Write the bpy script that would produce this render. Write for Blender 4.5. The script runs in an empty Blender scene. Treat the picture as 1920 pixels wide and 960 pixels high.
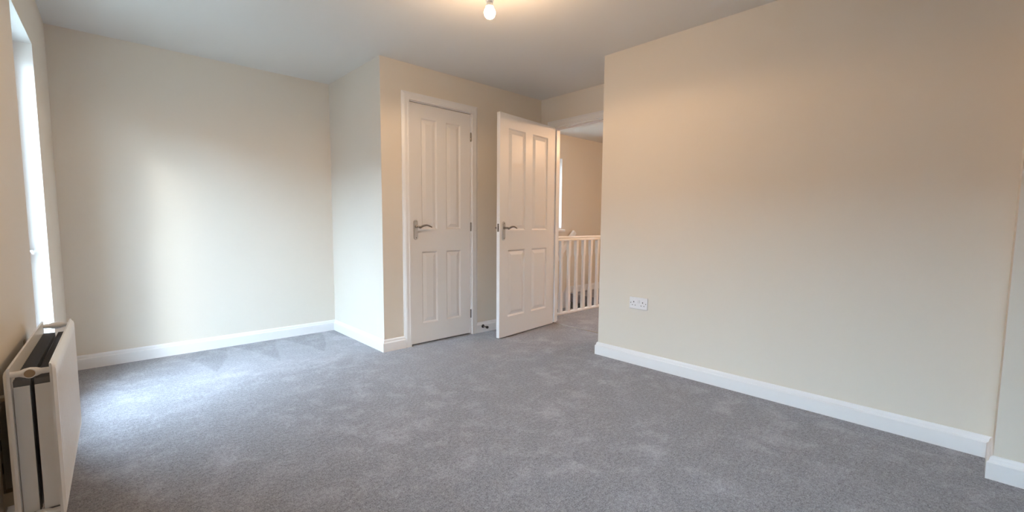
import bpy, bmesh, math, random
from mathutils import Vector, Matrix

scene = bpy.context.scene
C = scene.collection
R = math.radians
random.seed(7)

# ------------------------------------------------------------------ camera
cam_data = bpy.data.cameras.new('camera')
cam_data.sensor_width = 36.0
cam_data.lens = 836.28 / 1920.0 * 36.0
cam_data.shift_y = 9.17 / 1920.0
cam_data.clip_start = 0.02
cam = bpy.data.objects.new('camera', cam_data)
C.objects.link(cam)
YAW, PITCH, ROLL, EYE = 0.7514, -0.0845, 0.0071, 1.0362
r0 = Vector((math.cos(YAW), -math.sin(YAW), 0))
fw = Vector((math.sin(YAW) * math.cos(PITCH), math.cos(YAW) * math.cos(PITCH), math.sin(PITCH)))
u0 = r0.cross(fw)
rr = r0 * math.cos(ROLL) + u0 * math.sin(ROLL)
uu = u0 * math.cos(ROLL) - r0 * math.sin(ROLL)
mw = Matrix((rr, uu, -fw)).transposed().to_4x4()
mw.translation = (0, 0, EYE)
cam.matrix_world = mw
scene.camera = cam

# ------------------------------------------------------------------ view transform
vs = scene.view_settings
vs.view_transform = 'Standard'
vs.look = 'None'
vs.gamma = 1.0
vs.use_curve_mapping = False
vs.exposure = 0.40

# ------------------------------------------------------------------ sky
SKY_COL = (0.62, 0.81, 1.0)
SKY_STR = 17.5
SUN_STR = 0.75
SUN_AZ, SUN_EL, SUN_ANG = 34, 19, 8
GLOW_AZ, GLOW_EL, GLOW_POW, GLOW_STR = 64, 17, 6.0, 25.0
BULB_W = 24.0
BULB_COL = (1.0, 0.66, 0.37)
HALL_W = 31.0
HALL_COL = (1.0, 0.60, 0.32)
world = bpy.data.worlds.new('overcast_sky')
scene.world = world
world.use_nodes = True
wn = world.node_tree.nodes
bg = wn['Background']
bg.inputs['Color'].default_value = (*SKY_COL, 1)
az, el = R(SUN_AZ), R(SUN_EL)
sun_dir = Vector((math.sin(az) * math.cos(el), math.cos(az) * math.cos(el), -math.sin(el)))   # the way the light travels
# overcast sky; broad bright lobe added beside the sun to light the far wall
wl = world.node_tree.links
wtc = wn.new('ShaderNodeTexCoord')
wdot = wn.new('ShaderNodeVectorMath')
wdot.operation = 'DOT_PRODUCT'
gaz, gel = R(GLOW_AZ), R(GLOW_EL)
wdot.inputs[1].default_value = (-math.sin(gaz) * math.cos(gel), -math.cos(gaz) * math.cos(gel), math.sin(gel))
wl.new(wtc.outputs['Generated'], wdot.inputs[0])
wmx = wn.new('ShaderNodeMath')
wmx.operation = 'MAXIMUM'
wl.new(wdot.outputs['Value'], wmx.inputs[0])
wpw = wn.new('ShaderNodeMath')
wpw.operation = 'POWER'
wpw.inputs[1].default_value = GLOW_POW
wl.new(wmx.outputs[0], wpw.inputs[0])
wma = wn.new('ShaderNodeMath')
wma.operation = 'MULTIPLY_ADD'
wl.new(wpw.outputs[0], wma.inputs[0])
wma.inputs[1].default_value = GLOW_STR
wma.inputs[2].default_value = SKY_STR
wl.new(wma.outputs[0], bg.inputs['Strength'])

if SUN_STR:
    sd = bpy.data.lights.new('hazy_sun', 'SUN')
    sd.energy = SUN_STR
    sd.angle = R(SUN_ANG)
    sd.color = (1.0, 0.97, 0.9)
    so = bpy.data.objects.new('hazy_sun', sd)
    C.objects.link(so)
    so.rotation_euler = sun_dir.to_track_quat('-Z', 'Y').to_euler()
    so.location = (-4, -2, 4)


# ------------------------------------------------------------------ material helpers
def new_mat(name, col, rough=0.5, metal=0.0, spec=0.5):
    m = bpy.data.materials.new(name)
    m.use_nodes = True
    b = m.node_tree.nodes['Principled BSDF']
    b.inputs['Base Color'].default_value = (*col, 1)
    b.inputs['Roughness'].default_value = rough
    b.inputs['Metallic'].default_value = metal
    b.inputs['Specular IOR Level'].default_value = spec
    return m


def add_bump(m, scale, strength, dist=0.002, detail=3.0):
    nt = m.node_tree
    b = nt.nodes['Principled BSDF']
    tc = nt.nodes.new('ShaderNodeTexCoord')
    n = nt.nodes.new('ShaderNodeTexNoise')
    n.inputs['Scale'].default_value = scale
    n.inputs['Detail'].default_value = detail
    bp = nt.nodes.new('ShaderNodeBump')
    bp.inputs['Strength'].default_value = strength
    bp.inputs['Distance'].default_value = dist
    nt.links.new(tc.outputs['Object'], n.inputs['Vector'])
    nt.links.new(n.outputs['Fac'], bp.inputs['Height'])
    nt.links.new(bp.outputs['Normal'], b.inputs['Normal'])
    return n


def add_mottle(m, c1, c2, scale=3.0):
    nt = m.node_tree
    b = nt.nodes['Principled BSDF']
    tc = nt.nodes.new('ShaderNodeTexCoord')
    n = nt.nodes.new('ShaderNodeTexNoise')
    n.inputs['Scale'].default_value = scale
    n.inputs['Detail'].default_value = 5
    mx = nt.nodes.new('ShaderNodeMix')
    mx.data_type = 'RGBA'
    mx.inputs['A'].default_value = (*c1, 1)
    mx.inputs['B'].default_value = (*c2, 1)
    nt.links.new(tc.outputs['Object'], n.inputs['Vector'])
    nt.links.new(n.outputs['Fac'], mx.inputs['Factor'])
    nt.links.new(mx.outputs['Result'], b.inputs['Base Color'])


M_WALL = new_mat('cream_wall_paint', (0.80, 0.735, 0.63), 0.75, spec=0.25)
add_mottle(M_WALL, (0.765, 0.71, 0.63), (0.785, 0.73, 0.65), 2.5)
add_bump(M_WALL, 220, 0.12, 0.001)
M_CEIL = new_mat('white_ceiling_paint', (0.80, 0.79, 0.765), 0.85, spec=0.2)
add_bump(M_CEIL, 180, 0.12, 0.001)
M_TRIM = new_mat('white_satin_trim', (0.86, 0.86, 0.87), 0.32)
add_bump(M_TRIM, 60, 0.05, 0.001)
M_DOOR = new_mat('white_moulded_door', (0.84, 0.83, 0.83), 0.38)
add_bump(M_DOOR, 40, 0.05, 0.001)
M_RAD = new_mat('white_radiator_enamel', (0.85, 0.85, 0.84), 0.3)
add_bump(M_RAD, 90, 0.03, 0.0005)
M_FIN = new_mat('shade_grey_convector_steel', (0.22, 0.23, 0.25), 0.45, 0.3)  # fin colour darkened for the shade deep between the panels
add_bump(M_FIN, 120, 0.1, 0.0005)
M_CHROME = new_mat('satin_chrome', (0.62, 0.61, 0.60), 0.28, 1.0)
add_bump(M_CHROME, 300, 0.04, 0.0003)
M_DARKCHROME = new_mat('polished_chrome', (0.34, 0.33, 0.32), 0.10, 1.0)
add_bump(M_DARKCHROME, 300, 0.02, 0.0003)
M_BLACK = new_mat('black_rubber_and_base_shade', (0.015, 0.015, 0.016), 0.6)
add_bump(M_BLACK, 200, 0.1, 0.0005)
M_PLASTIC = new_mat('white_socket_plastic', (0.86, 0.86, 0.88), 0.25)
add_bump(M_PLASTIC, 200, 0.02, 0.0003)
M_SLOT = new_mat('dark_slot', (0.03, 0.03, 0.035), 0.7)
add_bump(M_SLOT, 200, 0.02, 0.0003)
M_UPVC = new_mat('white_upvc', (0.88, 0.88, 0.88), 0.3)
add_bump(M_UPVC, 200, 0.02, 0.0003)
M_REVEAL = new_mat('white_reveal_paint', (0.86, 0.85, 0.83), 0.6)
add_bump(M_REVEAL, 180, 0.1, 0.001)
M_PLUG = new_mat('brown_plug', (0.40, 0.29, 0.18), 0.55)
add_bump(M_PLUG, 200, 0.1, 0.0005)
M_BRACKET = new_mat('galvanised_bracket', (0.42, 0.36, 0.28), 0.5, 0.4)
add_bump(M_BRACKET, 200, 0.1, 0.0005)
M_BRICK = new_mat('red_brick', (0.33, 0.16, 0.11), 0.85)
add_mottle(M_BRICK, (0.30, 0.14, 0.10), (0.38, 0.2, 0.14), 9)
M_GROUND = new_mat('street_ground', (0.20, 0.20, 0.19), 0.9)
add_mottle(M_GROUND, (0.16, 0.17, 0.15), (0.24, 0.24, 0.22), 0.4)
M_TILE = new_mat('grey_roof_tile', (0.10, 0.10, 0.11), 0.8)
add_bump(M_TILE, 8, 0.3, 0.02)

M_GLASS = bpy.data.materials.new('window_glass')
M_GLASS.use_nodes = True
nt = M_GLASS.node_tree
nt.nodes.remove(nt.nodes['Principled BSDF'])
tr = nt.nodes.new('ShaderNodeBsdfTransparent')
tr.inputs['Color'].default_value = (0.97, 0.985, 0.98, 1)
gl = nt.nodes.new('ShaderNodeBsdfGlossy')
gl.inputs['Roughness'].default_value = 0.02
lw = nt.nodes.new('ShaderNodeLayerWeight')
lw.inputs['Blend'].default_value = 0.5
p5 = nt.nodes.new('ShaderNodeMath')
p5.operation = 'POWER'
p5.inputs[1].default_value = 5.0
nt.links.new(lw.outputs['Facing'], p5.inputs[0])
fr = nt.nodes.new('ShaderNodeMath')
fr.operation = 'MULTIPLY_ADD'
nt.links.new(p5.outputs[0], fr.inputs[0])
fr.inputs[1].default_value = 0.9
fr.inputs[2].default_value = 0.035
ms = nt.nodes.new('ShaderNodeMixShader')
nt.links.new(fr.outputs[0], ms.inputs[0])
nt.links.new(tr.outputs[0], ms.inputs[1])
nt.links.new(gl.outputs[0], ms.inputs[2])
nt.links.new(ms.outputs[0], nt.nodes['Material Output'].inputs['Surface'])


def emit_mat(name, col, strength):
    m = bpy.data.materials.new(name)
    m.use_nodes = True
    b = m.node_tree.nodes['Principled BSDF']
    b.inputs['Base Color'].default_value = (0.9, 0.88, 0.85, 1)
    b.inputs['Emission Color'].default_value = (*col, 1)
    b.inputs['Emission Strength'].default_value = strength
    return m


M_BULB = emit_mat('lit_opal_bulb', (1.0, 0.86, 0.62), 9.0)


def carpet_mat():
    m = new_mat('grey_twist_pile_carpet', (0.3, 0.3, 0.32), 0.95, spec=0.08)
    nt = m.node_tree
    N, L = nt.nodes, nt.links
    b = N['Principled BSDF']
    b.inputs['Sheen Weight'].default_value = 0.25
    b.inputs['Sheen Roughness'].default_value = 0.6
    tc = N.new('ShaderNodeTexCoord')

    def noise(scale, detail, rough=0.5, dist=0.0, vec=None):
        n = N.new('ShaderNodeTexNoise')
        n.inputs['Scale'].default_value = scale
        n.inputs['Detail'].default_value = detail
        n.inputs['Roughness'].default_value = rough
        n.inputs['Distortion'].default_value = dist
        L.new(vec or tc.outputs['Object'], n.inputs['Vector'])
        return n.outputs['Fac']

    def ramp(fac, a, b_, lo=0.0, hi=1.0):
        r = N.new('ShaderNodeMapRange')
        r.inputs['From Min'].default_value = a
        r.inputs['From Max'].default_value = b_
        r.inputs['To Min'].default_value = lo
        r.inputs['To Max'].default_value = hi
        r.interpolation_type = 'SMOOTHSTEP'
        L.new(fac, r.inputs['Value'])
        return r.outputs['Result']

    def mth(op, a, b_):
        n = N.new('ShaderNodeMath')
        n.operation = op
        for i, v in enumerate((a, b_)):
            if isinstance(v, (int, float)):
                n.inputs[i].default_value = v
            else:
                L.new(v, n.inputs[i])
        return n.outputs[0]
    tuft = noise(190, 2.0, 0.75)
    clump = noise(62, 3.0, 0.65)
    marks = noise(6.5, 7.0, 0.68, 0.25)
    broad = noise(1.3, 2.0, 0.5, 0.3)
    patches = ramp(marks, 0.44, 0.68)
    fine = ramp(tuft, 0.30, 0.70, -1, 1)
    cl = ramp(clump, 0.3, 0.7, -1, 1)
    v = mth('ADD', 1.0, mth('MULTIPLY', fine, 0.42))
    v = mth('ADD', v, mth('MULTIPLY', cl, 0.22))
    pm = mth('MULTIPLY', patches, ramp(broad, 0.35, 0.6, 0.35, 1.0))
    v = mth('ADD', v, mth('MULTIPLY', pm, 0.42))
    # brushed V-shaped cleaner strokes towards the far wall
    sep = N.new('ShaderNodeSeparateXYZ')
    L.new(tc.outputs['Object'], sep.inputs[0])
    wob = mth('MULTIPLY', mth('SUBTRACT', noise(2.0, 1.0), 0.5), 0.15)
    yy = mth('SUBTRACT', 4.30, sep.outputs['Y'])
    saw = mth('PINGPONG', mth('ADD', sep.outputs['X'], wob), 0.19)
    tri = mth('SUBTRACT', mth('MULTIPLY', yy, 0.26), saw)
    stroke = ramp(tri, -0.012, 0.012)
    zone = mth('MULTIPLY', ramp(yy, 0.85, 1.15, 1, 0), ramp(sep.outputs['X'], 0.25, 0.5))
    zone = mth('MULTIPLY', zone, ramp(sep.outputs['X'], 1.7, 1.8, 1, 0))
    v = mth('ADD', v, mth('MULTIPLY', mth('MULTIPLY', stroke, zone), 0.26))
    mx = N.new('ShaderNodeMix')
    mx.data_type = 'RGBA'
    mx.blend_type = 'MULTIPLY'
    mx.inputs['Factor'].default_value = 1.0
    mx.inputs['A'].default_value = (0.238, 0.235, 0.262, 1)
    cb = N.new('ShaderNodeCombineColor')
    for i in range(3):
        L.new(v, cb.inputs[i])
    L.new(cb.outputs[0], mx.inputs['B'])
    L.new(mx.outputs['Result'], b.inputs['Base Color'])
    bp = N.new('ShaderNodeBump')
    bp.inputs['Strength'].default_value = 0.6
    bp.inputs['Distance'].default_value = 0.004
    h = mth('ADD', tuft, mth('MULTIPLY', clump, 0.8))
    L.new(h, bp.inputs['Height'])
    L.new(bp.outputs['Normal'], b.inputs['Normal'])
    return m


M_CARPET = carpet_mat()


# ------------------------------------------------------------------ object helpers
def tag(o, label=None, cat=None, group=None, kind=None):
    if label: o['label'] = label
    if cat: o['category'] = cat
    if group: o['group'] = group
    if kind: o['kind'] = kind
    return o


def obj(name, bm, mat, parent=None, smooth=False, bevel=0.0):
    bmesh.ops.recalc_face_normals(bm, faces=bm.faces)
    me = bpy.data.meshes.new(name)
    bm.to_mesh(me)
    bm.free()
    me.materials.append(mat)
    o = bpy.data.objects.new(name, me)
    C.objects.link(o)
    if parent: o.parent = parent
    if smooth:
        for p in me.polygons: p.use_smooth = True
        try:
            me.set_sharp_from_angle(angle=R(38))
        except Exception:
            pass
    if bevel:
        b = o.modifiers.new('edge', 'BEVEL')
        b.width = bevel
        b.segments = 2
        b.limit_method = 'ANGLE'
        b.angle_limit = R(40)
    return o


def empty(name, loc=(0, 0, 0), rz=0.0):
    o = bpy.data.objects.new(name, None)
    o.empty_display_size = 0.1
    o.location = loc
    o.rotation_euler = (0, 0, rz)
    C.objects.link(o)
    return o


def BM():
    return bmesh.new()


def box(bm, x0, x1, y0, y1, z0, z1, M=None):
    vs_ = [bm.verts.new((x, y, z)) for x in (x0, x1) for y in (y0, y1) for z in (z0, z1)]
    if M is not None:
        for v in vs_: v.co = M @ v.co
    for f in ((0, 1, 3, 2), (4, 6, 7, 5), (0, 4, 5, 1), (2, 3, 7, 6), (0, 2, 6, 4), (1, 5, 7, 3)):
        bm.faces.new([vs_[i] for i in f])
    return vs_


def wall_boxes(bm, a0, a1, t0, t1, z0, z1, holes, M, swap=False):
    """wall from a0 to a1 along its length, t thickness, with rectangular holes (h0,h1,hz0,hz1)."""
    cuts = sorted({a0, a1, *[h[0] for h in holes], *[h[1] for h in holes]})
    for i in range(len(cuts) - 1):
        c0, c1 = cuts[i], cuts[i + 1]
        hh = [h for h in holes if h[0] <= c0 + 1e-6 and h[1] >= c1 - 1e-6]
        segs = [(z0, z1)]
        if hh:
            segs = [(z0, hh[0][2]), (hh[0][3], z1)]
        for s0, s1 in segs:
            if s1 - s0 > 1e-4:
                if swap:
                    box(bm, t0, t1, c0, c1, s0, s1, M)
                else:
                    box(bm, c0, c1, t0, t1, s0, s1, M)
    bmesh.ops.remove_doubles(bm, verts=bm.verts, dist=1e-5)
    # drop the coincident inner faces
    seen = {}
    for f in bm.faces:
        k = tuple(sorted(v.index for v in f.verts))
        seen.setdefault(k, []).append(f)
    kill = [f for fs in seen.values() if len(fs) > 1 for f in fs]
    if kill: bmesh.ops.delete(bm, geom=kill, context='FACES_ONLY')


def sweep(bm, profile, path, closed_profile=True, ups=None):
    """extrude profile [(out, up)] along horizontal path of (point, outdir) stations (mitred by caller)."""
    rings = []
    for p, o_ in path:
        p = Vector(p)
        o_ = Vector(o_)
        rings.append([bm.verts.new(p + o_ * a + Vector((0, 0, b))) for a, b in profile])
    n = len(profile)
    for i in range(len(rings) - 1):
        for j in range(n):
            k = (j + 1) % n
            bm.faces.new((rings[i][j], rings[i][k], rings[i + 1][k], rings[i + 1][j]))
    bm.faces.new(rings[0])
    bm.faces.new(rings[-1])


def tube(bm, pts, rad, seg=12, cap=True, squash=None):
    """round tube through pts; rad may be a list; squash=(vector, factor) flattens across a direction."""
    pts = [Vector(p) for p in pts]
    if not isinstance(rad, (list, tuple)): rad = [rad] * len(pts)
    rings = []
    side = None
    for i, p in enumerate(pts):
        d = (pts[min(i + 1, len(pts) - 1)] - pts[max(i - 1, 0)]).normalized()
        if side is None:
            ref = Vector((0, 0, 1)) if abs(d.z) < 0.9 else Vector((1, 0, 0))
            side = d.cross(ref).normalized()
        else:
            side = (side - d * side.dot(d)).normalized()
        up = d.cross(side)
        ring = []
        for k in range(seg):
            a = 2 * math.pi * k / seg
            off = (side * math.cos(a) + up * math.sin(a)) * rad[i]
            if squash:
                sv, sf = squash
                off = off - Vector(sv) * off.dot(Vector(sv)) * (1 - sf)
            ring.append(bm.verts.new(p + off))
        rings.append(ring)
    for i in range(len(rings) - 1):
        for k in range(seg):
            bm.faces.new((rings[i][k], rings[i][(k + 1) % seg], rings[i + 1][(k + 1) % seg], rings[i + 1][k]))
    if cap:
        bm.faces.new(rings[0])
        bm.faces.new(rings[-1])


def lathe(bm, prof, seg=24, M=None):
    """revolve (r, z) profile round z."""
    rings = []
    for r_, z in prof:
        if r_ < 1e-6:
            v = bm.verts.new((0, 0, z))
            rings.append([v])
        else:
            rings.append([bm.verts.new((r_ * math.cos(2 * math.pi * k / seg), r_ * math.sin(2 * math.pi * k / seg), z)) for k in range(seg)])
    for i in range(len(rings) - 1):
        a, b = rings[i], rings[i + 1]
        for k in range(seg):
            k2 = (k + 1) % seg
            if len(a) == 1 and len(b) == 1: continue
            if len(a) == 1: bm.faces.new((a[0], b[k], b[k2]))
            elif len(b) == 1: bm.faces.new((a[k], a[k2], b[0]))
            else: bm.faces.new((a[k], a[k2], b[k2], b[k]))
    if M is not None:
        bmesh.ops.transform(bm, matrix=M, verts=bm.verts)


# ------------------------------------------------------------------ layout numbers
H = 2.30
XC, Y2, Y1 = 1.649, 3.256, 4.260      # closet side, closet front, far wall
XD, XR, YR = 3.441, 2.887, 2.079      # doorway wall, right wall, its end
XP, YP = 2.655, -0.068                # pier on the right wall
YB = -1.60                            # back wall
XH, YHB = 7.0, 0.6                    # landing extents
YBAL = 3.30                           # balustrade line
XST = 5.09                            # top nosing of the stairs
I4 = Matrix.Identity(4)

# frame of the window wall: s runs from the far corner towards the camera, t into the room
k_ = 0.0262
n_ = math.hypot(1, k_)
ML = Matrix(((-k_ / n_, 1 / n_, 0, -0.173), (-1 / n_, -k_ / n_, 0, Y1), (0, 0, 1, 0), (0, 0, 0, 1)))
WIN1 = (0.735, 1.425, 0.15, 1.965)
WIN2 = (4.00, 4.62, 0.75, 1.965)
WINB = (0.20, 1.00, 0.80, 1.965)
USE1, USE2, USEB = 1, 1, 0


def structure(name, bm, mat, label, cat, **kw):
    o = obj(name, bm, mat, **kw)
    return tag(o, label, cat, kind='structure')


# ------------------------------------------------------------------ walls
bm = BM()
wall_boxes(bm, -0.3, 6.1, -0.17, 0.0, -0.12, H, ([WIN1] if USE1 else []) + ([WIN2] if USE2 else []), ML)
structure('wall_left', bm, M_WALL, 'cream painted outside wall with the tall window and white radiator', 'wall')
bm = BM()
wall_boxes(bm, -0.173, XH + 0.1, Y1, Y1 + 0.30, -2.7, H, [(4.20, 4.955, 0.95, 1.965)], None)
structure('wall_far', bm, M_WALL, 'cream far wall of the room, running on behind the landing balustrade', 'wall')
bm = BM()
box(bm, XC, XC + 0.1, Y2 + 0.1, Y1, -0.02, H)
structure('wall_closet_side', bm, M_WALL, 'bright cream side wall of the built-out cupboard', 'wall')
bm = BM()
DX0, DX1, DZ = 1.897, 2.518, 2.005
wall_boxes(bm, XC, XD, Y2, Y2 + 0.1, -0.02, H, [(DX0 - 0.03, DX1 + 0.03, -0.02, DZ + 0.03)], None)
structure('wall_closet_front', bm, M_WALL, 'cream wall holding the closed white cupboard door', 'wall')
bm = BM()
OY0, OY1, OZ = 2.245, 3.085, 1.990
wall_boxes(bm, YHB, Y1, XD, XD + 0.1, -0.02, H, [(OY0 - 0.025, OY1 + 0.025, -0.02, OZ + 0.025)], None, swap=True)
structure('wall_doorway', bm, M_WALL, 'cream wall over and around the open doorway to the landing', 'wall')
bm = BM()
box(bm, XR, XR + 0.1, YP, YR - 0.1, -0.02, H)
box(bm, XR, XD, YR - 0.1, YR, -0.02, H)
bmesh.ops.remove_doubles(bm, verts=bm.verts, dist=1e-5)
structure('wall_right', bm, M_WALL, 'wide cream wall on the right with the double socket low down', 'wall')
bm = BM()
box(bm, XP, XR + 0.1, YB, YP, -0.02, H)
structure('wall_pier', bm, M_WALL, 'shallow cream pier standing proud at the right edge of the photo', 'wall')
bm = BM()
wall_boxes(bm, -0.45, XR + 0.1, YB - 0.17, YB, -0.12, H, [WINB] if USEB else [], None)
structure('wall_back', bm, M_WALL, 'cream wall behind the viewpoint', 'wall')
bm = BM()
box(bm, XD + 0.1, XH + 0.1, YHB - 0.1, YHB, -0.02, H)
box(bm, XH, XH + 0.1, YHB, Y1, -2.7, H)
structure('wall_landing', bm, M_WALL, 'cream side walls closing the landing out of sight', 'wall')
bm = BM()
box(bm, -0.5, XH + 0.1, YB - 0.17, Y1 + 0.3, H, H + 0.1)
structure('ceiling', bm, M_CEIL, 'plain off-white ceiling over the room and landing', 'ceiling')

# ------------------------------------------------------------------ floors
bm = BM()
bx = [(-0.45, YB - 0.1), (XD + 0.012, YB - 0.1), (XD + 0.012, Y1 + 0.05), (-0.25, Y1 + 0.05)]
top = [bm.verts.new((x, y, 0)) for x, y in bx]
bot = [bm.verts.new((x, y, -0.12)) for x, y in bx]
bm.faces.new(top)
bm.faces.new(bot[::-1])
for i in range(4):
    j = (i + 1) % 4
    bm.faces.new((top[i], bot[i], bot[j], top[j]))
structure('floor', bm, M_CARPET, 'grey twist-pile carpet floor with brushed footmarks', 'carpet')
bm = BM()
box(bm, XD + 0.012, XH + 0.1, YHB - 0.1, YBAL + 0.03, -0.12, 0)
box(bm, XST, XH + 0.1, YBAL + 0.03, Y1 + 0.05, -0.12, 0)
bmesh.ops.remove_doubles(bm, verts=bm.verts, dist=1e-5)
structure('floor_landing', bm, M_CARPET, 'carpeted landing floor beyond the doorway, warmly lit', 'carpet')
bm = BM()
box(bm, XD, XH + 0.1, YBAL - 0.07, YBAL + 0.028, -2.7, -0.12)
structure('wall_stairwell', bm, M_WALL, 'cream wall of the stairwell below the balustrade', 'wall')
bm = BM()
box(bm, XD, XD + 0.1, YBAL + 0.03, Y1, -2.7, -0.02)
structure('wall_stairfoot', bm, M_WALL, 'cream wall of the stairwell under the doorway wall', 'wall')
bm = BM()
box(bm, XD, XH + 0.1, YBAL - 0.1, Y1 + 0.3, -2.8, -2.7)
structure('floor_stairwell', bm, M_CARPET, 'carpeted floor at the foot of the stairwell', 'carpet')

# ------------------------------------------------------------------ skirting boards
T = 0.018
SK = [(0, 0), (T, 0), (T, 0.070), (T - 0.002, 0.0735), (T - 0.006, 0.0755), (T - 0.007, 0.079),
      (T - 0.008, 0.088), (T - 0.011, 0.094), (T - 0.014, 0.0975), (0, 0.098)]


def skirting(name, pts, sides, label):
    """pts: list of 2D wall points; the board sits on the left-hand side given by 'sides' normals per segment."""
    segn = [Vector((n[0], n[1], 0)).normalized() for n in sides]
    path = []
    for i, p in enumerate(pts):
        if i == 0: o_ = segn[0]
        elif i == len(pts) - 1: o_ = segn[-1]
        else:
            o_ = segn[i - 1] + segn[i]
            o_ = o_ / (1 + segn[i - 1].dot(segn[i]))
        path.append(((p[0], p[1], 0), o_))
    bm = BM()
    sweep(bm, SK, path)
    return structure(name, bm, M_TRIM, label, 'skirting', bevel=0.0)


def ml2(s, t=0):
    v = ML @ Vector((s, t, 0))
    return (v.x, v.y)


nL = (1 / n_, -k_ / n_)
skirting('baseboard_far', [ml2(0), (XC, Y1)], [(0, -1)], 'white skirting board along the far wall, half in the window light')
skirting('baseboard_closet', [(XC, Y1), (XC, Y2), (1.832, Y2)], [(-1, 0), (0, -1)], 'white skirting wrapping the corner of the cupboard wall')
skirting('baseboard_behind_door', [(2.583, Y2), (XD, Y2), (XD, 3.150)], [(0, -1), (-1, 0)], 'short white skirting behind the open door, carrying the door stop')
skirting('baseboard_doorway', [(XD, 2.180), (XD, YR)], [(-1, 0)], 'tiny white skirting hidden beside the doorway')
skirting('baseboard_right', [(XD, YR), (XR, YR), (XR, YP)], [(0, 1), (-1, 0)], 'long white skirting board running under the double socket')
skirting('baseboard_pier', [(XR, YP), (XP, YP), (XP, YB)], [(0, 1), (-1, 0)], 'white skirting at bottom right corner, stepping forward round the pier')
skirting('baseboard_back', [(XP, YB), ml2(5.86)], [(0, 1)], 'white skirting behind the viewpoint')
skirting('baseboard_left', [ml2(0), ml2(WIN1[0])], [nL], 'white skirting between far corner and window, hidden behind the radiator')
skirting('baseboard_left', [ml2(WIN1[1]), ml2(WIN2[0])], [nL], 'white skirting under the radiator')
skirting('baseboard_left', [ml2(WIN2[1]), ml2(5.86)], [nL], 'white skirting behind the viewpoint beside the second window')
skirting('baseboard_landing', [(XST, Y1), (XH, Y1)], [(0, -1)], 'white skirting on the landing wall seen between balusters')
skirting('baseboard_landing', [(XD + 0.1, YBAL), (XD + 0.1, 3.155)], [(1, 0)], 'short white landing skirting behind the door frame')


# ------------------------------------------------------------------ windows
def make_window(name, M, w, hgt, depth, label, handle_side=1, mull=None, mat_rev=M_REVEAL, board=True):
    """window in local frame: x across (0..w), y into the room (0 = wall face, negative outward), z up from the sill."""
    root = empty(name)
    root.matrix_world = M
    tag(root, label, 'window', kind='structure')
    fy1 = -0.092      # inner face of the frame
    fy0 = -0.140
    fr_ = 0.036
    # plastered reveals lining
    bm = BM()
    e = 0.004
    box(bm, 0, e, fy1, 0.0, 0, hgt)
    box(bm, w - e, w, fy1, 0.0, 0, hgt)
    box(bm, e, w - e, fy1, 0.0, hgt - e, hgt)
    obj('reveal', bm, mat_rev, root)
    bm = BM()
    box(bm, e, w - e, fy1, 0.0 if not board else 0.02, 0, 0.018)
    obj('window_sill', bm, M_TRIM, root, bevel=0.003)
    bm = BM()
    wall_boxes(bm, 0, w, fy0, fy1, 0.0, hgt, [(fr_, w - fr_, fr_ + 0.02, hgt - fr_)], None)
    obj('window_frame', bm, M_UPVC, root, bevel=0.003)
    bm = BM()
    s0 = fr_ - 0.006
    sw = 0.040
    wall_boxes(bm, s0, w - s0, fy0 + 0.012, fy1 + 0.012, fr_ + 0.014, hgt - s0, [(s0 + sw, w - s0 - sw, fr_ + 0.014 + sw, hgt - s0 - sw)], None)
    sash = obj('sash', bm, M_UPVC, root, bevel=0.004)
    bm = BM()
    box(bm, s0 + sw - 0.005, w - s0 - sw + 0.005, fy0 + 0.03, fy0 + 0.034, fr_ + sw, hgt - s0 - sw + 0.005)
    obj('pane', bm, M_GLASS, sash)
    bm = BM()
    box(bm, -0.02, w + 0.02, -(depth + 0.05), fy0, -0.04, 0.0)
    obj('outer_sill', bm, M_TRIM, root, bevel=0.004)
    # lever handle on the stile
    hx = s0 + sw / 2 if handle_side < 0 else w - s0 - sw / 2
    return root, hx, fy1 + 0.012


def window_handle(root, hx, fy, hz):
    bm = BM()
    box(bm, hx - 0.014, hx + 0.014, fy, fy + 0.011, hz - 0.035, hz + 0.035)
    h = obj('handle_plate', bm, M_CHROME, root, bevel=0.004)
    bm = BM()
    tube(bm, [(hx, fy + 0.010, hz), (hx, fy + 0.036, hz)], 0.010, 14)
    # lever turned level, in the open position
    tube(bm, [(hx - 0.010, fy + 0.033, hz), (hx + 0.03, fy + 0.035, hz + 0.001), (hx + 0.075, fy + 0.037, hz - 0.002), (hx + 0.11, fy + 0.036, hz - 0.004)], [0.010, 0.011, 0.009, 0.007], 12, squash=((0, 1, 0), 0.7))
    obj('lever', bm, M_CHROME, h, smooth=True)


# local x of the window = s of the wall frame
MW1 = ML @ Matrix.Translation((WIN1[0], 0, WIN1[2]))
w1, hx, fy = make_window('window_1', MW1, WIN1[1] - WIN1[0], WIN1[3] - WIN1[2], 0.17,
                         'tall bright window recess in the left wall past the radiator', -1, board=False)
window_handle(w1, hx, fy, 0.718)
if USE2:
    MW2 = ML @ Matrix.Translation((WIN2[0], 0, WIN2[2]))
    w2, hx, fy = make_window('window_2', MW2, WIN2[1] - WIN2[0], WIN2[3] - WIN2[2], 0.17,
                             'second tall window in the left wall beside the viewpoint', 1, board=False)
    window_handle(w2, hx, fy, 0.40)
if USEB:
    MWB = Matrix.Translation((WINB[0], YB, WINB[2]))
    w2, hx, fy = make_window('window_4', MWB, WINB[1] - WINB[0], WINB[3] - WINB[2], 0.17,
                             'tall window in the wall behind the viewpoint', 1, board=False)
    window_handle(w2, hx, fy, 0.40)
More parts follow.
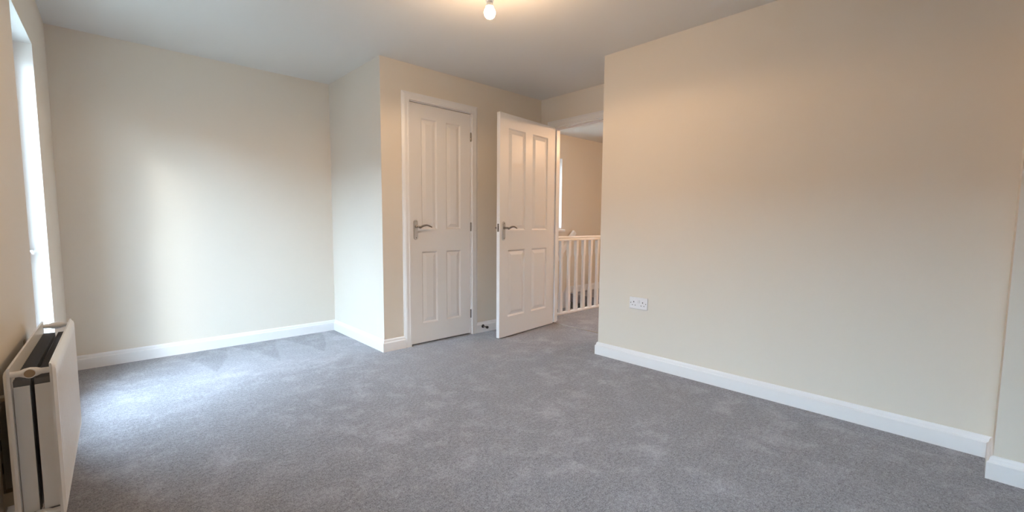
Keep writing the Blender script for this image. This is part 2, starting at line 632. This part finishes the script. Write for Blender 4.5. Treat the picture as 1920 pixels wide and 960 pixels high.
# landing window in the far wall: local x = world -x, local y = world -y
MW3 = Matrix(((-1, 0, 0, 4.955), (0, -1, 0, Y1), (0, 0, 1, 0.95), (0, 0, 0, 1)))
w3, hx, fy = make_window('window_3', MW3, 0.755, 1.015, 0.3,
                         'narrow strip of bright landing window above the handrail, beside the open door', 1, board=False)
bm = BM()
box(bm, 4.15, 5.005, Y1 - 0.035, Y1 + 0.02, 0.918, 0.952)
o = obj('window_board', bm, M_TRIM, None, bevel=0.006)
o.parent = w3
o.matrix_parent_inverse = MW3.inverted()


# ------------------------------------------------------------------ architraves and linings
AW = 0.064
AP = [(0, 0), (0.017, 0.0), (0.017, 0.012), (0.0155, 0.016), (0.015, 0.040), (0.012, 0.050), (0.008, 0.058), (0.006, AW), (0, AW)]


def architrave(bm, a0, a1, ztop, face, out, axis):
    """mitred moulding round an opening. a0<a1 inner edges, face coordinate of wall plane, out = +-1 direction of the room,
    axis 'x' (opening runs along x) or 'y'. Profile: (depth out of the wall, distance from the opening)."""
    stations = [(a0, 0.0, -1, 0), (a0, ztop, -1, 1), (a1, ztop, 1, 1), (a1, 0.0, 1, 0)]
    rings = []
    for a, z, da, dz in stations:
        ring = []
        for dep, dist in AP:
            aa = a + da * dist
            zz = z + dz * dist
            if axis == 'x': ring.append(bm.verts.new((aa, face + out * dep, zz)))
            else: ring.append(bm.verts.new((face + out * dep, aa, zz)))
        rings.append(ring)
    n = len(AP)
    for i in range(3):
        for j in range(n):
            k = (j + 1) % n
            bm.faces.new((rings[i][j], rings[i][k], rings[i + 1][k], rings[i + 1][j]))
    bm.faces.new(rings[0])
    bm.faces.new(rings[-1])


# ------------------------------------------------------------------ door parts (local: x from latch edge, y=0 visible face, +y into leaf)
def door_leaf(parent, W, Hd, thick, xs, zs, z0, mirror=False):
    cx = [0, *xs, W]
    cz = [z0, *zs, Hd]
    bm = BM()

    def q(pts):
        bm.faces.new([bm.verts.new(p) for p in pts])
    for face_y in (0.0, thick):
        for i in range(5):
            for j in range(5):
                if i in (1, 3) and j in (1, 3): continue
                q([(cx[i], face_y, cz[j]), (cx[i + 1], face_y, cz[j]), (cx[i + 1], face_y, cz[j + 1]), (cx[i], face_y, cz[j + 1])])
    for j in range(5):
        q([(0, 0, cz[j]), (0, thick, cz[j]), (0, thick, cz[j + 1]), (0, 0, cz[j + 1])])
        q([(W, 0, cz[j]), (W, thick, cz[j]), (W, thick, cz[j + 1]), (W, 0, cz[j + 1])])
    for i in range(5):
        q([(cx[i], 0, z0), (cx[i + 1], 0, z0), (cx[i + 1], thick, z0), (cx[i], thick, z0)])
        q([(cx[i], 0, Hd), (cx[i + 1], 0, Hd), (cx[i + 1], thick, Hd), (cx[i], thick, Hd)])
    bmesh.ops.remove_doubles(bm, verts=bm.verts, dist=1e-5)
    leaf = obj('door_leaf', bm, M_DOOR, parent)
    for i in (1, 3):
        for j in (1, 3):
            bm = BM()
            for fy_, sg in ((0.0, 1), (thick, -1)):
                rings = []
                for ins, dep in ((0, 0), (0.004, 0.0035), (0.010, 0.0100), (0.014, 0.0112), (0.018, 0.0100), (0.044, 0.0015), (0.047, 0.0012)):
                    y = fy_ + sg * dep
                    a, b_, c, d_ = cx[i] + ins, cx[i + 1] - ins, cz[j] + ins, cz[j + 1] - ins
                    rings.append([bm.verts.new(p) for p in ((a, y, c), (b_, y, c), (b_, y, d_), (a, y, d_))])
                for r_ in range(len(rings) - 1):
                    for k in range(4):
                        bm.faces.new((rings[r_][k], rings[r_][(k + 1) % 4], rings[r_ + 1][(k + 1) % 4], rings[r_ + 1][k]))
                bm.faces.new(rings[-1])
            obj('panel', bm, M_DOOR, leaf)
    return leaf


def lever_handle(parent, x, z, y0=0.0, sg=-1, flip=1):
    """backplate with scroll lever; sg=-1 sticks out towards -y."""
    bm = BM()
    hw, hh = 0.0205, 0.083
    ring0, ring1, ring2 = [], [], []
    N_ = 10
    pts = []
    for k in range(N_ + 1):
        a = math.pi * k / N_
        pts.append((hw * math.cos(a), hh - 0.02 + 0.02 * math.sin(a)))
    for k in range(N_ + 1):
        a = math.pi + math.pi * k / N_
        pts.append((hw * math.cos(a), -hh + 0.02 + 0.02 * math.sin(a)))
    for ring, sc, dy in ((ring0, 1.0, 0), (ring1, 1.0, 0.004), (ring2, 0.86, 0.008)):
        for px, pz in pts:
            ring.append(bm.verts.new((x + px * sc, y0 + sg * dy, z + (pz if sc == 1 else pz * 0.965))))
    n = len(pts)
    for a, b_ in ((ring0, ring1), (ring1, ring2)):
        for k in range(n):
            bm.faces.new((a[k], a[(k + 1) % n], b_[(k + 1) % n], b_[k]))
    bm.faces.new(ring0)
    bm.faces.new(ring2)
    plate = obj('handle_backplate', bm, M_CHROME, parent, smooth=True)
    zl = z + 0.026
    bm = BM()
    tube(bm, [(x, y0 + sg * 0.006, zl), (x, y0 + sg * 0.018, zl), (x, y0 + sg * 0.045, zl), (x, y0 + sg * 0.055, zl)], [0.0125, 0.0095, 0.0095, 0.008], 16)
    pts3 = []
    rad = []
    for k in range(13):
        t = k / 12
        dx = flip * (0.002 + 0.124 * t)
        dz = -0.004 * math.sin(t * math.pi) + (0.013 * math.sin(max(0, t - 0.12) * 3.4)) - 0.020 * t ** 3
        dz = 0.0125 * math.sin((t - 0.18) * 4.2) if t > 0.18 else -0.006 * math.sin(t / 0.18 * math.pi)
        pts3.append((x + dx, y0 + sg * (0.050 + 0.006 * math.sin(t * math.pi)), zl + dz))
        rad.append(0.0095 - 0.0042 * t)
    tube(bm, pts3, rad, 12, squash=((0, 1, 0), 0.8))
    obj('lever', bm, M_DARKCHROME, plate, smooth=True)
    for dz in (-0.066, 0.066):
        bm = BM()
        tube(bm, [(x, y0 + sg * 0.0075, z + dz), (x, y0 + sg * 0.0095, z + dz)], [0.0045, 0.0035], 10)
        obj('screw', bm, M_DARKCHROME, plate, smooth=True)
    return plate


def hinge(parent, x, z, y, leafdir, knuckle=True, len_=0.076):
    """butt hinge: knuckle cylinder with collars plus its two leaves."""
    bm = BM()
    r_ = 0.0062
    for k in range(5):
        z0 = z - len_ / 2 + k * len_ / 5
        tube(bm, [(x, y, z0 + 0.0006), (x, y, z0 + len_ / 5 - 0.0006)], r_, 12)
    tube(bm, [(x, y, z - len_ / 2 - 0.003), (x, y, z + len_ / 2 + 0.003)], r_ * 0.6, 10)
    box(bm, x - 0.0015, x + 0.0015, min(y, y + leafdir * 0.022), max(y, y + leafdir * 0.022), z - len_ / 2, z + len_ / 2)
    return obj('hinge', bm, M_DARKCHROME, parent, smooth=True)


# ---- cupboard door (door_1)
d1 = empty('door_1', (DX0, Y2, 0))
tag(d1, 'closed white four-panel cupboard door in its own architrave', 'door', kind='structure')
W1 = DX1 - DX0
bm = BM()
wall_boxes(bm, -0.030, W1 + 0.030, 0.0, 0.1, 0.0, DZ + 0.030, [(-0.0045, W1 + 0.0045, 0.0, DZ + 0.0045)], None)
box(bm, -0.003, 0.012, 0.045, 0.057, 0, DZ + 0.003)
box(bm, W1 - 0.012, W1 + 0.003, 0.045, 0.057, 0, DZ + 0.003)
box(bm, 0.012, W1 - 0.012, 0.045, 0.057, DZ - 0.012, DZ + 0.003)
obj('door_lining', bm, M_TRIM, d1)
bm = BM()
architrave(bm, -0.008, W1 + 0.012, DZ + 0.010, 0.0, -1, 'x')
obj('architrave', bm, M_TRIM, d1)
lf = door_leaf(d1, W1, DZ, 0.035, [0.110, 0.264, 0.358, 0.512], [0.178, 0.790, 0.980, 1.893], 0.012)
lf.location.y = 0.004
lever_handle(d1, 0.051, 0.975, 0.004, -1, 1)
for z in (0.195, 1.000, 1.805):
    hinge(d1, W1 + 0.003, z, -0.002, 1)
bm = BM()
box(bm, -0.0032, 0.0, 0.002, 0.010, 0.965, 1.005)
obj('strike_plate', bm, M_CHROME, d1)
# dark cupboard back so the gap reads dark
bm = BM()
box(bm, XC + 0.1, XD, Y1 - 0.02, Y1 - 0.001, 0, H)
structure('wall_closet_back', bm, M_WALL, 'inside of the cupboard, shut away behind its door', 'wall')

# ---- doorway frame and open door (door_2)
d2 = empty('door_2', (XD, OY1, 0))
tag(d2, 'open white four-panel room door standing ajar beside the landing doorway', 'door', kind='structure')


def rel(o, M0):
    o.matrix_parent_inverse = M0


bm = BM()
OW = OY1 - OY0
wall_boxes(bm, -OW - 0.025, 0.025, 0.0, 0.1, 0.0, OZ + 0.025, [(-OW, 0.0, 0.0, OZ)], None, swap=True)
# stops
box(bm, 0.042, 0.075, -0.013, 0.0, 0, OZ)
box(bm, 0.042, 0.075, -OW, -OW + 0.013, 0, OZ)
box(bm, 0.042, 0.075, -OW + 0.013, -0.013, OZ - 0.013, OZ)
obj('door_lining', bm, M_TRIM, d2)
bm = BM()
architrave(bm, -OW - 0.010, 0.010, OZ + 0.010, 0.0, -1, 'y')
obj('architrave', bm, M_TRIM, d2)
bm = BM()
architrave(bm, -OW - 0.010, 0.010, OZ + 0.010, 0.1, 1, 'y')
obj('architrave', bm, M_TRIM, d2)
ang = R(7.06)
leafroot = empty('leaf_assembly')
bpy.data.objects.remove(leafroot)
W2 = 0.830
lf2 = door_leaf(d2, W2, 1.985, 0.035, [0.115, 0.358, 0.462, 0.707], [0.190, 0.795, 0.972, 1.865], 0.012)
MLF = Matrix.Translation((2.582 - XD, 2.924 - OY1, 0)) @ Matrix.Rotation(ang, 4, 'Z')
lf2.matrix_local = MLF
p = lever_handle(d2, 0.050, 0.967, 0.0, -1, 1)
p.matrix_local = MLF
p = lever_handle(d2, 0.050, 0.967, 0.035, 1, 1)
p.matrix_local = MLF
bm = BM()
box(bm, -0.0012, 0.0005, 0.008, 0.027, 0.960, 1.030)
q_ = obj('latch_plate', bm, M_DARKCHROME, d2, bevel=0.0005)
q_.matrix_local = MLF
bm = BM()
box(bm, -0.004, -0.001, 0.012, 0.023, 0.980, 1.010)
q_ = obj('latch_bolt', bm, M_DARKCHROME, d2, bevel=0.001)
q_.matrix_local = MLF
for z in (0.205, 0.995, 1.800):
    bm = BM()
    tube(bm, [(W2 + 0.010, 0.036, z - 0.038), (W2 + 0.010, 0.036, z + 0.038)], 0.0062, 12)
    box(bm, W2, W2 + 0.003, 0.006, 0.036, z - 0.038, z + 0.038)
    q_ = obj('hinge', bm, M_CHROME, d2)
    q_.matrix_local = MLF

# threshold strip between room and landing carpet
bm = BM()
prof = [(-0.013, 0.0005), (-0.010, 0.004), (-0.004, 0.0055), (0.004, 0.0055), (0.010, 0.004), (0.013, 0.0005)]
ra = [bm.verts.new((XD + 0.010 + a, OY0, b_)) for a, b_ in prof]
rb = [bm.verts.new((XD + 0.010 + a, OY1, b_)) for a, b_ in prof]
for i in range(len(prof)):
    j = (i + 1) % len(prof)
    bm.faces.new((ra[i], ra[j], rb[j], rb[i]))
bm.faces.new(ra)
bm.faces.new(rb)
o = obj('threshold_strip', bm, new_mat('dull_threshold_metal', (0.30, 0.27, 0.24), 0.35, 0.9), smooth=True)
tag(o, 'thin metal threshold strip between room and landing carpets', 'threshold')

# ------------------------------------------------------------------ door stop
ds = empty('door_stop', (2.652, Y2 - T, 0.058))
tag(ds, 'small chrome door stop with black rubber tip on the skirting behind the open door', 'door stop')
bm = BM()
tube(bm, [(0, 0, 0), (0, -0.006, 0), (0, -0.010, 0)], [0.017, 0.016, 0.009], 18)
obj('shade_black_base', bm, M_BLACK, ds, smooth=True)  # chrome base coloured black to stand for the shadow around it
bm = BM()
tube(bm, [(0, -0.008, 0), (0, -0.058, 0)], 0.0075, 14)
obj('rod', bm, M_DARKCHROME, ds, smooth=True)
bm = BM()
tube(bm, [(0, -0.056, 0), (0, -0.058, 0), (0, -0.070, 0), (0, -0.073, 0)], [0.010, 0.0125, 0.0125, 0.008], 18)
obj('rubber_tip', bm, M_BLACK, ds, smooth=True)

# ------------------------------------------------------------------ double socket on the right wall
sk = empty('double_socket', (XR, 1.7255, 0.4575))
tag(sk, 'white double power socket low on the right wall above the skirting', 'socket')
# local: +y of world = left in photo; plate sticks out in -x
bm = BM()
box(bm, -0.009, 0.0, -0.0735, 0.0735, -0.043, 0.043)
obj('plate', bm, M_PLASTIC, sk, bevel=0.003)
for sy in (0.036, -0.036):
    for a0, a1, b0, b1 in ((-0.0028, 0.0028, 0.003, 0.013), (-0.0145, -0.0085, -0.018, -0.0135), (0.0085, 0.0145, -0.018, -0.0135)):
        bm = BM()
        box(bm, -0.0098, -0.0085, sy + a0, sy + a1, b0, b1)
        obj('pin_slot', bm, M_SLOT, sk)
for sy, tilt in ((0.0085, 8), (-0.0085, -8)):
    bm = BM()
    Mx = Matrix.Translation((-0.010, sy, 0.013)) @ Matrix.Rotation(R(tilt), 4, 'Y')
    box(bm, -0.003, 0.002, -0.0065, 0.0065, -0.011, 0.011, Mx)
    obj('rocker_switch', bm, M_PLASTIC, sk, bevel=0.001)
for sy in (-0.0615, 0.0615):
    bm = BM()
    tube(bm, [(-0.0088, sy, -0.0), (-0.0096, sy, -0.0)], [0.0035, 0.003], 10)
    obj('screw', bm, M_DARKCHROME, sk, smooth=True)

# ------------------------------------------------------------------ radiator on the window wall
RS0, RS1, RZ0, RZ1 = 1.675, 2.450, 0.165, 0.628
rad = empty('radiator')
rad.matrix_world = ML
tag(rad, 'white double-panel radiator on the left wall under and before the window', 'radiator')


def rad_panel(bm, t_out, t_in, flute):
    """pressed steel panel; t_out is the fluted outer face."""
    n = 17
    margin = 0.018
    sg = 1 if t_out > t_in else -1
    zs_ = [RZ0, RZ0 + 0.010, RZ0 + 0.020, RZ1 - 0.026, RZ1 - 0.014, RZ1 - 0.006, RZ1]
    zo = [-0.0075, -0.002, 0.0, 0.0, -0.002, -0.006, -0.0085]
    zf = [0, 0, 0.0, 1, 0, 0, 0]
    ss = [RS0, RS0 + 0.006]
    so_ = [-0.007, 0.0]
    sf = [0, 0]
    L_ = RS1 - RS0 - 2 * margin
    for k in range(n):
        a = RS0 + margin + L_ * k / n
        w_ = L_ / n
        for f_, d_ in ((0.16, 0), (0.34, 1), (0.66, 1), (0.84, 0)):
            ss.append(a + w_ * f_)
            so_.append(0)
            sf.append(d_)
    ss += [RS1 - 0.006, RS1]
    so_ += [0.0, -0.007]
    sf += [0, 0]
    rows = []
    zlist = [(RZ0, -0.0085, 0), (RZ0 + 0.008, -0.002, 0), (RZ0 + 0.018, 0, 0), (RZ0 + 0.030, 0, 0), (RZ0 + 0.045, 0, 1),
             (RZ1 - 0.055, 0, 1), (RZ1 - 0.040, 0, 0), (RZ1 - 0.020, 0, 0), (RZ1 - 0.010, -0.002, 0), (RZ1 - 0.004, -0.0075, 0), (RZ1, -0.0085, 0)]
    for z, off, fl in zlist:
        row = []
        for s, o2, f2 in zip(ss, so_, sf):
            dd_ = min(off, o2) - (flute * 0.0075 * f2 if fl else 0)
            row.append(bm.verts.new((s, t_out + sg * dd_, z)))
        rows.append(row)
    for i in range(len(rows) - 1):
        for j in range(len(ss) - 1):
            bm.faces.new((rows[i][j], rows[i][j + 1], rows[i + 1][j + 1], rows[i + 1][j]))
    # inner face
    c = [bm.verts.new((s, t_in, z)) for s, z in ((RS0, RZ0), (RS1, RZ0), (RS1, RZ1), (RS0, RZ1))]
    bm.faces.new(c)
    bm.faces.new(rows[0] + [c[1], c[0]])
    bm.faces.new(rows[-1] + [c[2], c[3]])
    bm.faces.new([r_[0] for r_ in rows] + [c[3], c[0]])
    bm.faces.new([r_[-1] for r_ in rows] + [c[2], c[1]])


TB, TF = 0.032, 0.134          # outermost faces of the two panels
bm = BM()
rad_panel(bm, TF, TF - 0.013, 1)
obj('front_panel', bm, M_RAD, rad, smooth=True)
bm = BM()
rad_panel(bm, TB, TB + 0.013, 0)
obj('back_panel', bm, M_RAD, rad, smooth=True)
# corrugated convector sheets, one on each panel
TM = (TB + TF) / 2
for t0, t1 in ((TB + 0.0135, TM - 0.004), (TF - 0.0135, TM + 0.004)):
    bm = BM()
    pts = []
    s = RS0 + 0.028
    k = 0
    while s < RS1 - 0.03:
        a, b_ = (t0, t1) if k % 2 == 0 else (t1, t0)
        pts += [(s, a), (s + 0.0015, b_)]
        s += 0.0125
        k += 1
    za, zb = RZ0 + 0.02, RZ1 - 0.045
    lo = [bm.verts.new((p_[0], p_[1], za)) for p_ in pts]
    hi = [bm.verts.new((p_[0], p_[1], zb)) for p_ in pts]
    for i in range(len(pts) - 1):
        bm.faces.new((lo[i], lo[i + 1], hi[i + 1], hi[i]))
    o = obj('convector_fins', bm, M_FIN, rad)
    sol = o.modifiers.new('sheet', 'SOLIDIFY')
    sol.thickness = 0.0012
    o['kind'] = 'stuff'
    # painted end plates of the convector
    for se in (RS0 + 0.022, RS1 - 0.024):
        bm = BM()
        box(bm, se, se + 0.002, min(t0, t1) + 0.0005, max(t0, t1) - 0.0005, RZ0 + 0.03, RZ1 - 0.060)
        obj('end_plate', bm, M_RAD, rad, bevel=0.0008)
# header tees at the top and bottom of both ends, with plugs
for se, facing in ((RS1 - 0.010, 1), (RS0 + 0.010, -1)):
    for z in (RZ1 - 0.020, RZ0 + 0.022):
        bm = BM()
        tube(bm, [(se, TB + 0.008, z), (se, TM - 0.021, z), (se, TM - 0.012, z), (se, TM, z), (se, TM + 0.012, z), (se, TM + 0.021, z), (se, TF - 0.008, z)],
             [0.0085, 0.0085, 0.0125, 0.0145, 0.0125, 0.0085, 0.0085], 16)
        tube(bm, [(se, TM, z), (se + facing * 0.014, TM, z)], 0.0135, 18)
        tee = obj('header_tee', bm, M_RAD, rad, smooth=True)
        bm = BM()
        tube(bm, [(se + facing * 0.0135, TM, z), (se + facing * 0.0155, TM, z)], [0.0115, 0.0105], 18)
        obj('plug', bm, M_PLUG if z > 0.4 else M_CHROME, tee, smooth=True)
# wall brackets with slots
for s in (RS1 - 0.10, RS0 + 0.10):
    bm = BM()
    box(bm, s - 0.016, s + 0.016, 0.0, 0.003, RZ0 + 0.02, RZ1 - 0.05)
    box(bm, s - 0.016, s - 0.013, 0.003, TB + 0.006, RZ0 + 0.04, RZ0 + 0.08)
    box(bm, s + 0.013, s + 0.016, 0.003, TB + 0.006, RZ0 + 0.04, RZ0 + 0.08)
    box(bm, s - 0.016, s + 0.016, 0.003, TB + 0.006, RZ1 - 0.11, RZ1 - 0.10)
    bk = obj('wall_bracket', bm, M_BRACKET, rad)
    for zc in (RZ0 + 0.15, RZ0 + 0.22, RZ1 - 0.16):
        bm = BM()
        box(bm, s - 0.005, s + 0.005, 0.003, 0.0034, zc - 0.016, zc + 0.016)
        obj('slot', bm, M_SLOT, bk)
# valve and pipe at the far end
for se, fc in ((RS0 - 0.006, -1),):
    bm = BM()
    z = RZ0 + 0.022
    tube(bm, [(se, TM, z), (se + fc * 0.030, TM, z)], 0.009, 14)
    tube(bm, [(se + fc * 0.030, TM, z - 0.030), (se + fc * 0.030, TM, z + 0.012)], 0.011, 14)
    vv = obj('valve_body', bm, M_CHROME, rad, smooth=True)
    bm = BM()
    tube(bm, [(se + fc * 0.030, TM, z + 0.012), (se + fc * 0.030, TM, z + 0.018), (se + fc * 0.030, TM, z + 0.050), (se + fc * 0.030, TM, z + 0.053)], [0.012, 0.015, 0.014, 0.010], 18)
    obj('valve_cap', bm, M_PLASTIC, vv, smooth=True)
    bm = BM()
    tube(bm, [(se + fc * 0.030, TM, 0.0), (se + fc * 0.030, TM, z - 0.028)], 0.0075, 12)
    obj('pipe', bm, M_PLASTIC, rad, smooth=True)

# put the radiator's root at its own base
rad.matrix_world = ML @ Matrix.Translation(((RS0 + RS1) / 2, 0, 0))
for ch in rad.children:
    ch.location.x -= (RS0 + RS1) / 2

# ------------------------------------------------------------------ bare bulb pendant
BX, BY = 1.517, 1.802
pd = empty('pendant_bulb', (BX, BY, H))
tag(pd, 'lit bare bulb hanging from the ceiling on a short white pendant', 'pendant light')
bm = BM()
lathe(bm, [(0.0, 0.0), (0.038, 0.0), (0.038, -0.006), (0.030, -0.018), (0.010, -0.024), (0.0, -0.024)], 28)
obj('ceiling_rose', bm, M_PLASTIC, pd, smooth=True)
bm = BM()
tube(bm, [(0, 0, -0.022), (0, 0, -0.112)], 0.003, 10)
obj('flex', bm, M_PLASTIC, pd, smooth=True)
bm = BM()
lathe(bm, [(0.0, -0.100), (0.006, -0.100), (0.012, -0.112), (0.016, -0.125), (0.017, -0.140), (0.020, -0.142), (0.020, -0.152), (0.016, -0.154), (0.0, -0.154)], 24)
obj('lamp_holder', bm, M_PLASTIC, pd, smooth=True)
bm = BM()
zc = -0.205
prof = [(0.0, -0.150), (0.013, -0.150), (0.0145, -0.160), (0.020, -0.176), (0.0, -0.176)]
lathe(bm, prof, 28)
obj('bulb_base', bm, M_PLASTIC, pd, smooth=True)
bm = BM()
prof = [(0.0, -0.176), (0.020, -0.176)]
for k in range(4, 17):
    a = math.pi * k / 16
    prof.append((0.0295 * math.sin(a), zc + 0.0295 * math.cos(a) * 1.02))
prof[-1] = (0.0, prof[-1][1])
lathe(bm, prof, 28)
obj('bulb', bm, M_BULB, pd, smooth=True)
# the bulb has an opaque base, so most of its light leaves sideways and down
ls = bpy.data.lights.new('bulb_light_down', 'SPOT')
ls.energy = BULB_W * 0.9
ls.color = BULB_COL
ls.shadow_soft_size = 0.03
ls.spot_size = R(180)
ls.spot_blend = 0.2
los = bpy.data.objects.new('bulb_light_down', ls)
los.location = (BX, BY, H - 0.205 - 0.036)
C.objects.link(los)
ld = bpy.data.lights.new('bulb_light', 'POINT')
ld.energy = BULB_W * 0.5
ld.color = BULB_COL
ld.shadow_soft_size = 0.03
lo_ = bpy.data.objects.new('bulb_light', ld)
lo_.location = (BX, BY, H + zc - 0.065)
C.objects.link(lo_)
# landing lamp (out of sight behind the right wall)
pl_ = empty('landing_pendant', (4.55, 2.05, H))
tag(pl_, 'lit bare bulb over the landing, out of sight behind the right wall', 'pendant light')
for ch in [c for c in pd.children]:
    c2 = ch.copy()
    C.objects.link(c2)
    c2.parent = pl_
l2 = bpy.data.lights.new('landing_light', 'POINT')
l2.energy = HALL_W
l2.color = HALL_COL
l2.shadow_soft_size = 0.03
lo2 = bpy.data.objects.new('landing_light', l2)
lo2.location = (4.55, 2.05, H + zc - 0.065)
C.objects.link(lo2)

# ------------------------------------------------------------------ balustrade on the landing
bal = empty('balustrade', (XD + 0.1, YBAL, 0))
tag(bal, 'white landing balustrade with stop-chamfered spindles seen through the doorway', 'balustrade')
x_end = 5.10 - (XD + 0.1)
RAILP = [(-0.028, 0.842), (0.028, 0.842), (0.028, 0.856), (0.020, 0.866), (0.028, 0.874), (0.026, 0.884), (0.018, 0.891), (0.0, 0.893), (-0.018, 0.891), (-0.026, 0.884), (-0.028, 0.874), (-0.020, 0.866), (-0.028, 0.856)]
bm = BM()
ra = [bm.verts.new((0.0, a, b_)) for a, b_ in RAILP]
rb = [bm.verts.new((x_end - 0.035, a, b_)) for a, b_ in RAILP]
for i in range(len(RAILP)):
    j = (i + 1) % len(RAILP)
    bm.faces.new((ra[i], ra[j], rb[j], rb[i]))
bm.faces.new(ra)
bm.faces.new(rb)
obj('handrail', bm, M_TRIM, bal)
bm = BM()
box(bm, 0.0, x_end - 0.035, -0.030, 0.030, 0.0, 0.022)
obj('base_rail', bm, M_TRIM, bal, bevel=0.003)


def spindle_mesh():
    bm = BM()
    a = 0.0195
    sections = [(0.022, a, 0), (0.235, a, 0), (0.268, a * 0.86, 0.5), (0.645, a * 0.86, 0.5), (0.680, a, 0), (0.842, a, 0)]
    rings = []
    for z, h_, ch in sections:
        c_ = h_ * (0.999 - ch * 0.62)
        pts = [(h_, -c_), (h_, c_), (c_, h_), (-c_, h_), (-h_, c_), (-h_, -c_), (-c_, -h_), (c_, -h_)]
        rings.append([bm.verts.new((px, py, z)) for px, py in pts])
    for i in range(len(rings) - 1):
        for k in range(8):
            bm.faces.new((rings[i][k], rings[i][(k + 1) % 8], rings[i + 1][(k + 1) % 8], rings[i + 1][k]))
    bm.faces.new(rings[0])
    bm.faces.new(rings[-1])
    return bm


sp = obj('spindle', spindle_mesh(), M_TRIM, bal)
sp.location.x = 3.705 - (XD + 0.1)
for i in range(1, 10):
    c2 = sp.copy()
    c2.location.x = 3.705 + 0.1362 * i - (XD + 0.1)
    C.objects.link(c2)
    c2.parent = bal
bm = BM()
box(bm, x_end - 0.040, x_end + 0.040, -0.040, 0.040, 0.0, 0.98)
box(bm, x_end - 0.048, x_end + 0.048, -0.048, 0.048, 0.98, 0.995)
obj('newel_post', bm, M_TRIM, bal, bevel=0.004)

# ------------------------------------------------------------------ staircase going down to the left behind the balustrade
st = empty('staircase', (XST, YBAL + 0.03, 0))
tag(st, 'carpeted stairs dropping away behind the landing balustrade', 'stairs')
RUN, RISE = 0.235, 0.21
for k in range(1, 7):
    bm = BM()
    z1 = -RISE * k
    x1 = -RUN * (k - 1) - 0.001
    box(bm, x1 - RUN - 0.012, x1, 0.0, Y1 - YBAL - 0.031, z1 - RISE, z1)
    obj('step', bm, M_CARPET, st, bevel=0.008)
bm = BM()
w_ = Y1 - YBAL - 0.03
# sloping wall string
pts = [(0.16, 0.0), (0.16, 0.098), (0.0, 0.098), (-1.40, 0.098 - 1.40 * RISE / RUN), (-1.40, -0.22 - 1.40 * RISE / RUN), (0.0, -0.22)]
f0 = [bm.verts.new((a, w_ - 0.020, b_)) for a, b_ in pts]
f1 = [bm.verts.new((a, w_ - 0.0005, b_)) for a, b_ in pts]
bm.faces.new(f0)
bm.faces.new(f1)
for i in range(len(pts)):
    j = (i + 1) % len(pts)
    bm.faces.new((f0[i], f0[j], f1[j], f1[i]))
obj('wall_string', bm, M_TRIM, st)

hr = empty('stair_handrail', (5.17, Y1 - 0.07, 0.915))
tag(hr, 'sloping white wall handrail rising behind the balustrade top rail', 'handrail')
bm = BM()
sl = math.atan2(RISE, RUN) + R(3)
Mx = Matrix.Rotation(-sl, 4, 'Y')
box(bm, -1.5, 0.0, -0.025, 0.025, -0.035, 0.035, Mx)
obj('rail', bm, M_TRIM, hr, bevel=0.010)
for s in (-0.25, -1.1):
    bm = BM()
    pA = Mx @ Vector((s, 0, -0.03))
    tube(bm, [pA, pA + Vector((0, 0.02, -0.035)), (pA.x, 0.069, pA.z - 0.045)], 0.007, 10)
    obj('bracket', bm, M_CHROME, hr, smooth=True)

# ------------------------------------------------------------------ outside: ground and houses across the street
bm = BM()
box(bm, -70, 30, -60, 60, -3.2, -3.0)
structure('ground', bm, M_GROUND, 'street level ground outside the windows', 'ground')
hs = empty('terrace', (-15.0, 4.5, -3.0))
tag(hs, 'long brick terrace across the street, outside the left wall windows', 'building')
w = 40.0
bm = BM()
box(bm, -7, 0, -w, w, 0, 5.3)
obj('wall', bm, M_BRICK, hs)
bm = BM()
a = [bm.verts.new(p) for p in ((0.4, -w - .1, 5.2), (-3.5, -w - .1, 8.2), (-7.4, -w - .1, 5.2))]
b_ = [bm.verts.new((v.co.x, w + .1, v.co.z)) for v in a]
bm.faces.new(a)
bm.faces.new(b_)
for i in range(3):
    bm.faces.new((a[i], a[(i + 1) % 3], b_[(i + 1) % 3], b_[i]))
obj('roof', bm, M_TILE, hs)
